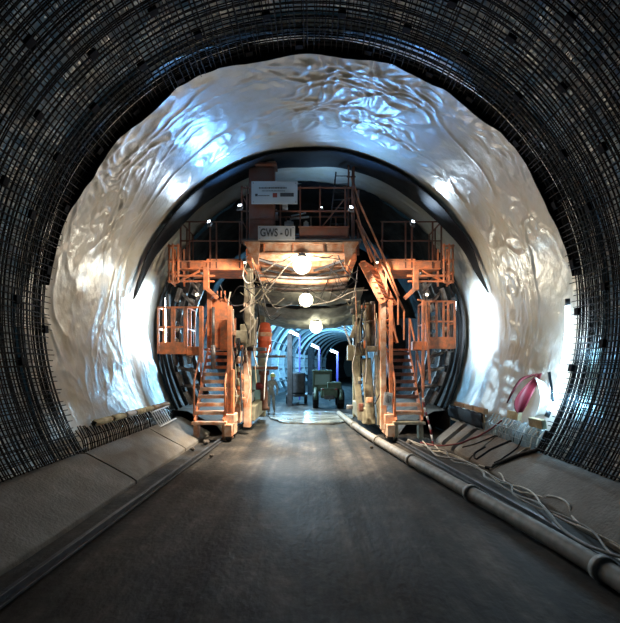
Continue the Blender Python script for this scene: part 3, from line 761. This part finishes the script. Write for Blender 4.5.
# ------------------------------------------------------------------ hoses around the ring
for s in (-1, 1):
    for k, (rr, y, r_) in enumerate(((4.74, 14.0, .05), (4.66, 14.15, .05), (4.56, 14.4, .06), (4.45, 14.5, .05))):
        pts = []; rs = []
        N = 150 if k == 1 else 40
        for j in range(N):
            a = -29 + (62 - 6 * k) * j / (N - 1); a_ = a if s > 0 else 180 - a
            pts.append(arc(rr + .03 * math.sin(a * .15 + k), a_, y)); rs.append(r_ * (1 + (.25 if (k == 1 and j % 2) else 0)))
        o = MB().tube(pts, rs, 8).build('ring_hose', 'rubber')
        tag(o, 'black hose curving up the tunnel wall %s of the gantry, %s' % ('left' if s < 0 else 'right', ['nearest the white sheeting', 'ribbed one', 'third from the sheeting', 'innermost, beside the basket'][k]), 'hose', 'black hoses curving round the gantry')

# ------------------------------------------------------------------ left kerb items: starter bars, foam caps
def starter(s, y, parent, r=.012, h=.42):
    x = 4.08 if s < 0 else 4.10
    mb = MB(); mb.tube(bez([(s * x, y, .5), (s * (x + .04), y, .75), (s * (x + .17), y + .01, .55 + h)], 4), r, 6)
    return mb
def starter_rows(s, y0, y1, n, label, m='rebar'):
    t = thing('starter_bar_row', (s * 4.2, (y0 + y1) / 2, .55), label, 'steel bars')
    for k in range(n):
        starter(s, y0 + (y1 - y0) * k / (n - 1) + random.uniform(-.02, .02), t, h=random.uniform(.36, .46)).build('starter_bar', m, t)
    mb = MB()
    for z in (.66, .8): mb.cyl((s * 4.10, y0, z), (s * 4.13, y1, z), .009, 6)
    mb.build('tie_bar', m, t)
starter_rows(-1, 8.1, 13.4, 62, 'row of dark upright starter bars along the top of the left kerb')
starter_rows(1, 7.9, 10.6, 48, 'comb of bright steel starter bars along the right kerb top below the red sheet', 'comb')
for k, (y0, y1, m) in enumerate(((8.75, 9.5, 'foam'), (9.6, 10.2, 'foam'), (10.3, 10.75, 'white'), (10.85, 11.4, 'foam'), (11.45, 11.95, 'foam'), (12.05, 12.55, 'wood'), (12.62, 13.3, 'wood'))):
    mb = MB(); c = (y0 + y1) / 2
    def fn(u, v):
        a = 2 * PI * u; yy = y0 + (y1 - y0) * v; rr = .075 * (1 + .12 * noise.noise(Vector((a, yy * 4, k)))) * (1 if 0 < v < 1 else .7)
        return (-4.22 + rr * math.cos(a), yy, .985 + rr * math.sin(a) * .9)
    mb.grid(fn, 16, 10); o = mb.build('protective_cap', m)
    tag(o, ['longest pale yellow foam cap, nearest on the left starter bars', 'second pale yellow foam cap from the near end on the left bars', 'whitish cap among the yellow ones on the left starter bars', 'yellow foam cap just beyond the whitish one', 'last yellow foam cap before the brown ones on the left bars', 'first brown wooden cap on the left starter bars', 'brown cap farthest along the left bars, beside the black hoses'][k], 'cap', 'caps on the left starter bars')
# slatted grating leaning on the left kerb
gt = thing('slatted_grating', (-4.05, 12.1, .6), 'small white slatted grating leaning against the left starter bars below the brown caps', 'grating')
A = Vector((-3.86, 11.5, .55)); B = Vector((-3.86, 12.9, .60)); up = Vector((-.22, .0, .36))
MB().bar(A, B, .03).bar(A + up, B + up, .03).build('frame', 'white', gt)
for k in range(7):
    q = A.lerp(B, k / 9); MB().bar(q, q + up, .022).build('slat', 'white', gt)

# ------------------------------------------------------------------ right kerb items
for k, (y0, y1) in enumerate(((10.9, 11.6), (11.7, 12.3), (12.4, 13.2))):
    o = MB().box((4.24, (y0 + y1) / 2, 1.0), (.1, y1 - y0, .12)).box((4.2, (y0 + y1) / 2, .82), (.04, y1 - y0, .2)).build('wooden_plank', 'wood')
    tag(o, ['brown wooden plank on the right kerb, nearest of three', 'middle brown wooden plank on the right kerb', 'brown wooden plank on the right kerb, farthest, by the black hoses'][k], 'plank', 'planks on the right kerb')
MB_ = MB().grid(lambda u, v: (4.12 - .12 * v * (1 - v), 10.8 + 2.6 * u, .95 - .36 * v + .03 * noise.noise(Vector((u * 9, v * 3, 0)))), 30, 6).build('black_sheet', 'membrane_dark', solid=.02)
tag(MB_, 'black sheet hanging below the wooden planks on the right kerb', 'plastic sheet')
for k, (px, py) in enumerate(((507, 413), (534, 421))):
    Y_ = (9.3, 8.35)[k]; c = P(px, py, Y_); c.x = 4.2
    o = MB().box((c.x, Y_, 1.08 if k == 0 else 1.04), (.09, .5, .17), Matrix.Rotation(.12 * (1 - 2 * k), 3, 'Y')).build('protective_cap', 'foam')
    tag(o, ['yellow-brown block cap on the bright comb of bars, left of the welding glow', 'yellow-brown block cap lit by the glow at the near end of the bright comb'][k], 'cap', 'caps on the right comb of bars')
# curled dark red sheet and its arm
def redfn(u, v):
    # leaf-shaped, standing, curled
    c0 = P(519, 413, 8.7).lerp(P(538, 374, 8.7), u)
    wd = .40 * math.sin(PI * min(1, u * .92 + .04)) ** .8
    n_ = Vector((math.cos(.42), 0, math.sin(.42))) * -1
    return c0 + Vector((-.09 * math.sin(PI * u), 0, 0)) + n_ * (v - .5) * wd + Vector((0, .14 * math.cos((v - .5) * 2.6) - .1, 0))
R_ = thing('curled_sheet', P(522, 413, 8.7), 'dark red curled sheet standing on the right kerb bars in front of the welding glow', 'plastic sheet')
MB().grid(redfn, 24, 10).build('sheet', 'red', R_, solid=.012)
mb = MB(); pts = bez([P(x, y, 8.75) for x, y in ((507, 403), (513, 391), (521, 380), (530, 376), (538, 374))]); mb.tube(pts, [.012 + .018 * math.sin(PI * k / (len(pts) - 1)) for k in range(len(pts))], 8)
mb.build('curled_edge', 'red', R_)
o = MB().grid(lambda u, v: P(536 + 14 * u - 5 * (v - .5) ** 2, 377 + 6 * u + (40 - 8 * u) * v, 8.5) + Vector((.08 * math.sin(v * PI), .12 * u, 0)), 8, 20).build('bright_sheet', 'membrane', solid=.01)
tag(o, 'white sheet flap between the dark red sheet and the glow on the right', 'plastic sheet')
o = MB().bar(P(549, 372, 8.2), P(553, 402, 8.2), .045).build('dark_post', 'dsteel'); tag(o, 'thin dark post in front of the white glow beside the rebar cage', 'post')
# welding lamp between sheeting and cage
wp = arc(4.76, -14, 8.2)
wl = thing('tube_worklight', wp, 'dazzling upright tube light behind the rebar cage on the right', 'lamp')
MB().tube([arc(4.74, a, 8.3) for a in (-22, -18, -14, -10, -5, 2)], .04, 12).build('tube', mat('weld', (.9, .95, 1), emit=(.75, .9, 1), estr=12), wl)
MB().tube([arc(4.74, -23.5, 8.3), arc(4.74, -22, 8.3)], .045, 12).build('end_cap', 'dsteel', wl); MB().tube([arc(4.74, 2, 8.3), arc(4.74, 3.5, 8.3)], .045, 12).build('end_cap', 'dsteel', wl)
lightobj('POINT', arc(4.55, -18, 8.35), 40, (.50, .78, 1), wl, size=.06)
lightobj('POINT', arc(4.62, -6, 8.3), 45, (.62, .84, 1), wl, size=.06)
lightobj('POINT', arc(4.77, -19, 7.75), 26, (.25, .65, 1), wl, size=.04)
lightobj('POINT', arc(4.77, -9, 7.75), 14, (.25, .65, 1), wl, size=.04)

# floor rails, pipes and cables
def longtube(pts, r, m, name, label, cat, group=None, n=12):
    q = []
    for p in bez(pts, 8):
        x = p.x
        if 3.45 < x < 4.19 and p.z < .9: p.z = max(p.z, (.12 + (min(x, 4.07) - 3.56) * .824 if x > 3.56 else .05) + r * 1.3)
        q.append(p)
    o = MB().tube(q, r, n).build(name, m); return tag(o, label, cat, group)
mb = MB()
pts = [(-2.78, 1.5), (-2.72, 4), (-2.62, 8), (-2.5, 12.4), (-2.35, 18)]
for (x0, y0), (x1, y1) in zip(pts, pts[1:]):
    mb.bar((x0, y0, .02), (x1, y1, .02), .11, .03); mb.bar((x0, y0, .05), (x1, y1, .05), .025, .06); mb.bar((x0, y0, .09), (x1, y1, .09), .055, .03)
o = mb.build('crane_rail', 'dsteel'); tag(o, 'long steel rail running along the left edge of the road to the gantry', 'rail')
mb = MB()
pts = [(3.15, 2.8), (3.05, 6), (2.75, 9), (2.4, 12.4), (2.1, 18)]
for (x0, y0), (x1, y1) in zip(pts, pts[1:]):
    mb.bar((x0, y0, .02), (x1, y1, .02), .11, .03); mb.bar((x0, y0, .05), (x1, y1, .05), .025, .06); mb.bar((x0, y0, .09), (x1, y1, .09), .055, .03)
o = mb.build('crane_rail', 'dsteel'); tag(o, 'steel rail on the right between the fat grey pipe and the cables', 'rail')
pp = [(3.02, 2.0), (2.98, 4.4), (2.55, 7.56), (2.1, 10.5), (1.72, 13.5), (1.45, 16.6), (1.3, 19)]
pipe = thing('ground_pipe', (2.5, 8, 0), 'fat dusty grey pipe lying along the right edge of the road', 'pipe')
MB().tube(bez([(x - .12, y, .11) for x, y in pp], 6), .105, 18).build('pipe_run', 'hosegrey', pipe)
bz = bez([(x - .12, y, .11) for x, y in pp], 6)
for k in (6, 11, 16, 21, 27):
    d = (bz[k + 1] - bz[k]).normalized(); MB().cyl(bz[k] - d * .05, bz[k] + d * .05, .13, 20).build('pipe_coupling', 'hosegrey', pipe)
lb = ['pale cable snaking along the right kerb foot, uppermost', 'second pale twisted cable at the right kerb foot', 'beige hose looping beside the right rail', 'thicker grey cable lying closest to the fat pipe']
for k in range(4):
    pts = []
    for j in range(16):
        Y_ = 11.9 - j * .5; base = 3.5 - .13 * k - (.55 * max(0, (Y_ - 8.5)) / 3.5)
        pts.append((base + .10 * math.sin(j * 1.3 + k * 2) + random.uniform(-.05, .05), Y_, .06 + .03 * k + .03 * math.sin(j * 2 + k)))
    longtube(pts, .015 if k < 3 else .02, ['cable_white', 'cable_white', 'hosegrey', 'hosegrey'][k], 'ground_cable', lb[k], 'cable', 'cables along the right kerb', 8)
longtube([(4.2, 9.9, .9), (4.02, 10.4, .56), (3.7, 10.9, .25), (3.2, 11.3, .1), (2.9, 11.9, .08)], .02, 'redhose', 'red_hose', 'dark red hose running down the right kerb panel to the ground', 'hose')
longtube([(4.2, 8.0, .95), (4.08, 8.1, .6), (3.9, 8.4, .34), (3.62, 8.7, .12), (3.45, 8.9, .07)], .035, 'rubber', 'black_hose', 'thick black hose hanging over the right kerb below the glow', 'hose')
longtube([(4.18, 8.25, .9), (4.12, 8.45, .55), (3.8, 8.55, .26), (3.5, 8.8, .08)], .018, 'cable_white', 'pale_cable', 'thin pale cable beside the thick black hose on the right kerb', 'cable')
longtube([(4.18, 9.3, .8), (4.1, 9.2, .5), (3.8, 9.5, .25), (3.55, 9.6, .12), (3.6, 9.9, .15), (3.8, 9.8, .3)], .02, 'rubber', 'black_cable', 'black cable with a loop at its end on the right kerb panel', 'cable')
longtube([(4.18, 9.6, .8), (4.1, 9.9, .5), (3.8, 10.3, .25), (3.6, 10.7, .08)], .014, 'rubber', 'black_cable', 'thin black cable slanting down the right kerb towards the staircase', 'cable')
longtube([(3.62, 8.9, .12), (3.75, 8.8, .3), (4.0, 8.75, .5), (4.15, 8.8, .75)], .014, 'rubber', 'black_cable', 'thin black cable in the middle of the bright comb of bars', 'cable')
# striped barrier tape
tp = thing('barrier_tape', P(428, 420, 12.3), 'red and white striped tape hanging from the right stair handrail to the ground', 'tape')
tpts = bez([P(x, y, 12.3) for x, y in ((423, 398), (425, 410), (428, 420), (431, 432), (433, 445))], 5)
for k in range(0, len(tpts) - 1, 2):
    MB().tube(tpts[k:k + 3], .03, 6).build('stripe', 'redhose' if (k // 2) % 2 else 'white', tp)
# stones at the foot of the staircases
for k, (x, y, r, lb) in enumerate(((-2.85, 12.2, .09, 'largest grey stone between the left rail and the left staircase foot'), (-2.95, 11.2, .06, 'grey stone beside the left rail, middle one of three'), (-2.3, 10.4, .05, 'small grey stone on the road edge just inside the left rail'),
        (2.6, 12.0, .09, 'largest grey stone by the right staircase foot'), (3.2, 10.9, .06, 'grey stone between the right rail and the slanted kerb slabs'), (1.55, 11.5, .05, 'small grey stone on the road just inside the fat grey pipe'))):
    mb = MB(); mb.ball((x, y, r * .5), r, 10, (1, random.uniform(.7, 1.2), .7))
    for i, v in enumerate(mb.v): mb.v[i] = v + Vector((1, 1, 1)) * .4 * r * noise.noise(v * 14)
    tag(mb.build('rubble_stone', 'gravel'), lb, 'stone', 'rubble stones by the rails')

# ------------------------------------------------------------------ under and behind the gantry
o = MB().grid(lambda u, v: P(240 + 24 * u, 366 + 38 * v, 17.5) + Vector((0, .1 * math.sin(u * 9), 0)), 20, 6).build('blue_sheet', 'blue', solid=.02); tag(o, 'pale blue sheet hanging behind the left legs of the gantry', 'plastic sheet')
d = thing('orange_drum', P(265, 338, 16.5), 'glowing orange-red drum hanging left of the road opening under the gantry', 'drum')
q = P(265, 353, 16.5); MB().lathe(q, [(0, 0), (.2, 0), (.24, .06), (.24, .42), (.26, .44), (.24, .46), (.24, .82), (.26, .84), (.24, .88), (.16, 1.1), (0, 1.14)]).build('drum_body', 'cylinder_red', d)
MB().lathe(q + Vector((0, 0, .6)), [(.25, 0), (.265, .03), (.265, .12), (.25, .15)]).build('band', 'cream', d)
t = thing('pump_column', P(264, 412, 17), 'rust-red pump column on a dark stand left of the road opening', 'pump')
q = P(264, 410, 17); MB().lathe(q, [(0, 0), (.2, 0), (.2, .1), (.14, .15), (.14, 1.3), (.2, 1.35), (.2, 1.5), (0, 1.5)]).build('column', 'brown', t)
MB().cyl(q + Vector((-.3, 0, .9)), q + Vector((.05, 0, .9)), .14, 16).build('motor', 'redhose', t)
MB().box(P(266, 368, 16.9), (.9, .4, .12)).build('flange_plate', 'brown', t)
t = thing('white_barrier', P(245, 410, 16), 'white barrier block on dark feet behind the left gantry leg', 'barrier')
MB().box(P(245, 397, 16), (.55, .9, .34)).build('block', 'white', t); MB().box(P(245, 391, 16), (.6, .95, .05)).build('top_rail', 'dsteel', t)
for k in range(4): MB().box(P(239 + 5 * k, 405 - k, 15.8 + k * .3), (.08, .12, .36)).build('foot', 'dsteel', t)
# person
def person(p, label):
    t = thing('person', p, label, 'person')
    me = bpy.data.meshes.new('body')
    J = {'pel': (0, 0, .92), 'wst': (-.01, 0, 1.08), 'chs': (.02, 0, 1.30), 'nck': (.05, 0, 1.46), 'hd': (.07, -.01, 1.55), 'top': (.08, -.01, 1.66),
         'hl': (-.09, 0, .88), 'kl': (-.09, -.06, .48), 'al': (-.1, .03, .09), 'tl': (-.12, -.12, .04), 'hr': (.09, 0, .88), 'kr': (.12, -.03, .48), 'ar': (.14, .05, .09), 'tr': (.17, -.1, .04),
         'sl': (-.17, 0, 1.37), 'el': (-.24, -.03, 1.1), 'wl': (-.14, -.2, .95), 'fl': (-.08, -.25, .92), 'sr': (.2, 0, 1.37), 'er': (.29, -.02, 1.1), 'wr': (.28, -.1, .86), 'fr': (.28, -.13, .78)}
    Rr = {'pel': .15, 'wst': .135, 'chs': .16, 'nck': .06, 'hd': .085, 'top': .07, 'hl': .1, 'kl': .07, 'al': .05, 'tl': .04, 'hr': .1, 'kr': .07, 'ar': .05, 'tr': .04, 'sl': .075, 'el': .055, 'wl': .04, 'fl': .03, 'sr': .075, 'er': .055, 'wr': .04, 'fr': .03}
    E = [('pel', 'wst'), ('wst', 'chs'), ('chs', 'nck'), ('nck', 'hd'), ('hd', 'top'), ('pel', 'hl'), ('hl', 'kl'), ('kl', 'al'), ('al', 'tl'), ('pel', 'hr'), ('hr', 'kr'), ('kr', 'ar'), ('ar', 'tr'), ('chs', 'sl'), ('sl', 'el'), ('el', 'wl'), ('wl', 'fl'), ('chs', 'sr'), ('sr', 'er'), ('er', 'wr'), ('wr', 'fr')]
    K = list(J); me.from_pydata([J[k] for k in K], [(K.index(a), K.index(b)) for a, b in E], [])
    o = bpy.data.objects.new('body', me); link(o, t); me.materials.append(M['cloth'])
    md = o.modifiers.new('skin', 'SKIN')
    bpy.context.view_layer.update()
    if not me.skin_vertices: me.attributes
    lay = me.skin_vertices[0].data if me.skin_vertices else None
    if lay:
        for i, k in enumerate(K): lay[i].radius = (Rr[k] * (1.15 if k in ('chs', 'wst', 'pel') else 1), Rr[k] * .8 if k in ('chs', 'wst', 'pel') else Rr[k])
        lay[0].use_root = True
    md2 = o.modifiers.new('sub', 'SUBSURF'); md2.levels = 2; md2.render_levels = 2
    MB().ball(p + Vector((.07, -.02, 1.58)), .105, 16, (.85, 1, 1.1)).build('face', 'skin', t)
    mb = MB(); mb.lathe(p + Vector((.08, 0, 1.62)), [(.16, 0), (.15, .01), (.125, .02), (.12, .07), (.09, .13), (.04, .155), (0, .16)]); mb.build('helmet', 'hivis', t, 'lime yellow helmet')
    return t
person(Vector((P(271, 400, 20.3).x, 20.3, 0)), 'person in grey workwear and a lime helmet standing left of the road under the gantry')

# pale wet slurry lying on the road behind the gantry
mb = MB(); vs = []; N = 40
for k in range(N):
    a = 2 * PI * k / N; rr = 1 + .22 * noise.noise(Vector((math.cos(a) * 2, math.sin(a) * 2, 4)))
    vs.append(Vector((.0 + 1.75 * math.cos(a) * rr, 18.6 + 2.3 * math.sin(a) * rr, .035)))
vs2 = [v - Vector((0, 0, .05)) for v in vs]
mb.add(vs + vs2, [tuple(range(N))] + [(k, N + k, N + (k + 1) % N, (k + 1) % N) for k in range(N)])
tag(mb.build('slurry_puddle', 'slurry'), 'pale shiny puddle of wet slurry across the road in front of the green tractor', 'puddle')
# dumper / tractor
TY = 22.8; tx = P(328, 400, TY).x
T = thing('tractor', (tx, TY, 0), 'dark green tractor seen from behind on the far road', 'tractor')
def wheel(x, y, r, w_):
    mb = MB(); mb.lathe((x - w_ / 2, y, r), [(r * .45, 0), (r * .9, .0), (r, w_ * .15), (r, w_ * .85), (r * .9, w_), (r * .45, w_)], (1, 0, 0), 28)
    for k in range(16):
        a = 2 * PI * k / 16; mb.box((x, y + r * math.cos(a), r + r * math.sin(a)), (w_ * .9, .05, .05), Matrix.Rotation(a, 3, 'X'))
    o = mb.build('wheel', 'rubber', T); MB().lathe((x - w_ / 2 + .02, y, r), [(0, 0), (r * .3, .02), (r * .48, 0), (r * .48, w_ - .04), (0, w_ - .04)], (1, 0, 0)).build('hub', 'green', o)
wheel(tx - .63, TY - .1, .42, .3); wheel(tx + .63, TY - .1, .44, .34); wheel(tx - .6, TY + 1.7, .42, .28); wheel(tx + .6, TY + 1.7, .42, .28)
mb = MB(); mb.box((tx + .05, TY + .5, .75), (.85, 1.9, .5)); mb.box((tx + .1, TY - .45, .78), (.7, .12, .45)); mb.box((tx + .3, TY + .1, 1.12), (.7, 1.0, .35)); mb.build('chassis', 'green', T)
mb = MB(); x0 = tx - .72
for x in (x0, x0 + .85):
    for y in (TY - .1, TY + .8): mb.box((x, y, 1.35), (.09, .09, .95))
mb.box((x0 + .42, TY + .35, 1.84), (1.0, 1.1, .1)); mb.box((x0 + .42, TY - .1, .98), (.85, .08, .35)); mb.box((x0 + .42, TY - .1, 1.74), (.85, .08, .12)); C_ = mb.build('cab', 'green', T)
MB().box((x0 + .42, TY - .08, 1.42), (.76, .015, .55)).build('rear_window', 'glass', C_)
for s in (-1, 1): MB().tube([(tx + s * .63 - s * 0, TY - .1 + .52 * math.cos(a), .44 + .52 * math.sin(a)) for a in [PI * k / 10 for k in range(11)]], .09, 6).build('fender', 'green', T)
mb = MB(); mb.box((tx + .05, TY - .55, .55), (.5, .06, .2)); mb.cyl((tx + .05, TY - .5, .45), (tx + .05, TY - .8, .42), .04); mb.build('tow_hitch', 'dsteel', T)
mb = MB()
for s in (-1, 1): mb.box((tx + .05 + s * .33, TY - .53, .95), (.12, .05, .08))
mb.build('tail_lamp', 'redhose', T)
# cabinet on wheels
CY = 25.5; cx_ = P(297, 395, CY).x
T2 = thing('trailer_cabinet', (cx_, CY, 0), 'dark steel cabinet on a wheeled frame left of the green tractor', 'cabinet')
MB().box((cx_, CY, 1.15), (.95, 1.4, 1.2)).build('body', 'dsteel', T2); MB().box((cx_ + .15, CY - .71, 1.15), (.5, .02, 1.0)).build('door', 'dsteel', T2)
MB().box((cx_, CY, .48), (1.2, 1.8, .12)).build('frame', 'dsteel', T2)
for sx in (-.5, .5):
    for sy in (-.6, .6): MB().lathe((cx_ + sx - .08, CY + sy, .26), [(0, 0), (.26, 0), (.26, .16), (0, .16)], (1, 0, 0), 20).build('wheel', 'rubber', T2)
o = MB().box(P(290, 370, 24.0), (.28, .28, 3.9)).build('dark_pillar', 'dsteel'); tag(o, 'dark upright steel pillar behind the gantry in front of the cabinet', 'pillar')
o = MB().box(P(311, 375, 34), (.5, .5, 4.2)).build('dark_pillar', 'dsteel'); tag(o, 'second dark upright pillar, just left of the tractor cab', 'pillar')

# far tunnel ribs and lamps
for k in range(14):
    Y_ = 26.5 + k * 3.2
    mb = MB(); pts = [arc(3.75, a, Y_, tcx(Y_), 2.3) for a in range(-35, 216, 6)]
    for p, q in zip(pts, pts[1:]): mb.bar(p, q, .55, .22)
    struct(mb.build('trim_rib_%d' % (k + 1), 'rib'))
for k, z in enumerate((.9, 1.9, 3.0, 3.9)):
    mb = MB(); pts = []
    for j in range(30):
        Y_ = 25 + j * 1.7; half = math.sqrt(3.62 ** 2 - (z - 2.3) ** 2); pts.append((tcx(Y_) - half, Y_, z))
    o = mb.tube(pts, .045, 6).build('wall_pipe', 'steel')
    tag(o, ['lowest', 'second lowest', 'second highest', 'highest'][k] + ' of the horizontal pipes along the far left tunnel wall', 'pipe', 'horizontal pipes in the far tunnel')
for k, (px, py, Y_, ln) in enumerate(((294, 334, 27, 5), (315, 347, 36, 4), (334, 352, 47, 4))):
    p = P(px, py, Y_)
    t = thing('lamp_post', (p.x + .3, Y_, 0), ['nearest and highest of the three slanted white tube lamps in the far tunnel', 'middle of the three white tube lamps above the tractor cab', 'farthest and lowest white tube lamp in the far tunnel'][k], 'lamp')
    dx = ln / F * Y_ * .9
    MB().tube([p + Vector((-dx, 0, .22 * dx + .1)), p + Vector((dx, 0, -.3 * dx))], .075 + .02 * k, 10).build('tube', 'lamp_cool', t)
    MB().tube([p + Vector((-dx, .05, .3 * dx + .25)), p + Vector((dx, .05, -.2 * dx + .12))], .09, 8).build('housing', 'dsteel', t)
    MB().box((p.x + .25 + dx * .3, Y_ + .25, p.z / 2 - .0), (.10 + .05 * k, .12, p.z - .1)).build('pole', 'violet', t)
    lightobj('POINT', p + Vector((-.7, -.8, -.1)), (1000, 1000, 1200)[k], (.22, .62, 1), t, size=.3)
t = thing('floodlight', (-2.2, 23.0, 4.2), 'added cold fill light high on the left wall behind the gantry', 'lamp')  # added to brighten the wet road behind the gantry
MB().box((-2.2, 23.0, 4.25), (.4, .2, .25)).build('housing', 'dsteel', t)
lightobj('AREA', (-2.2, 22.8, 4.1), 800, (.55, .82, 1), t, size=.4, rot=(.5, -.6, -1))
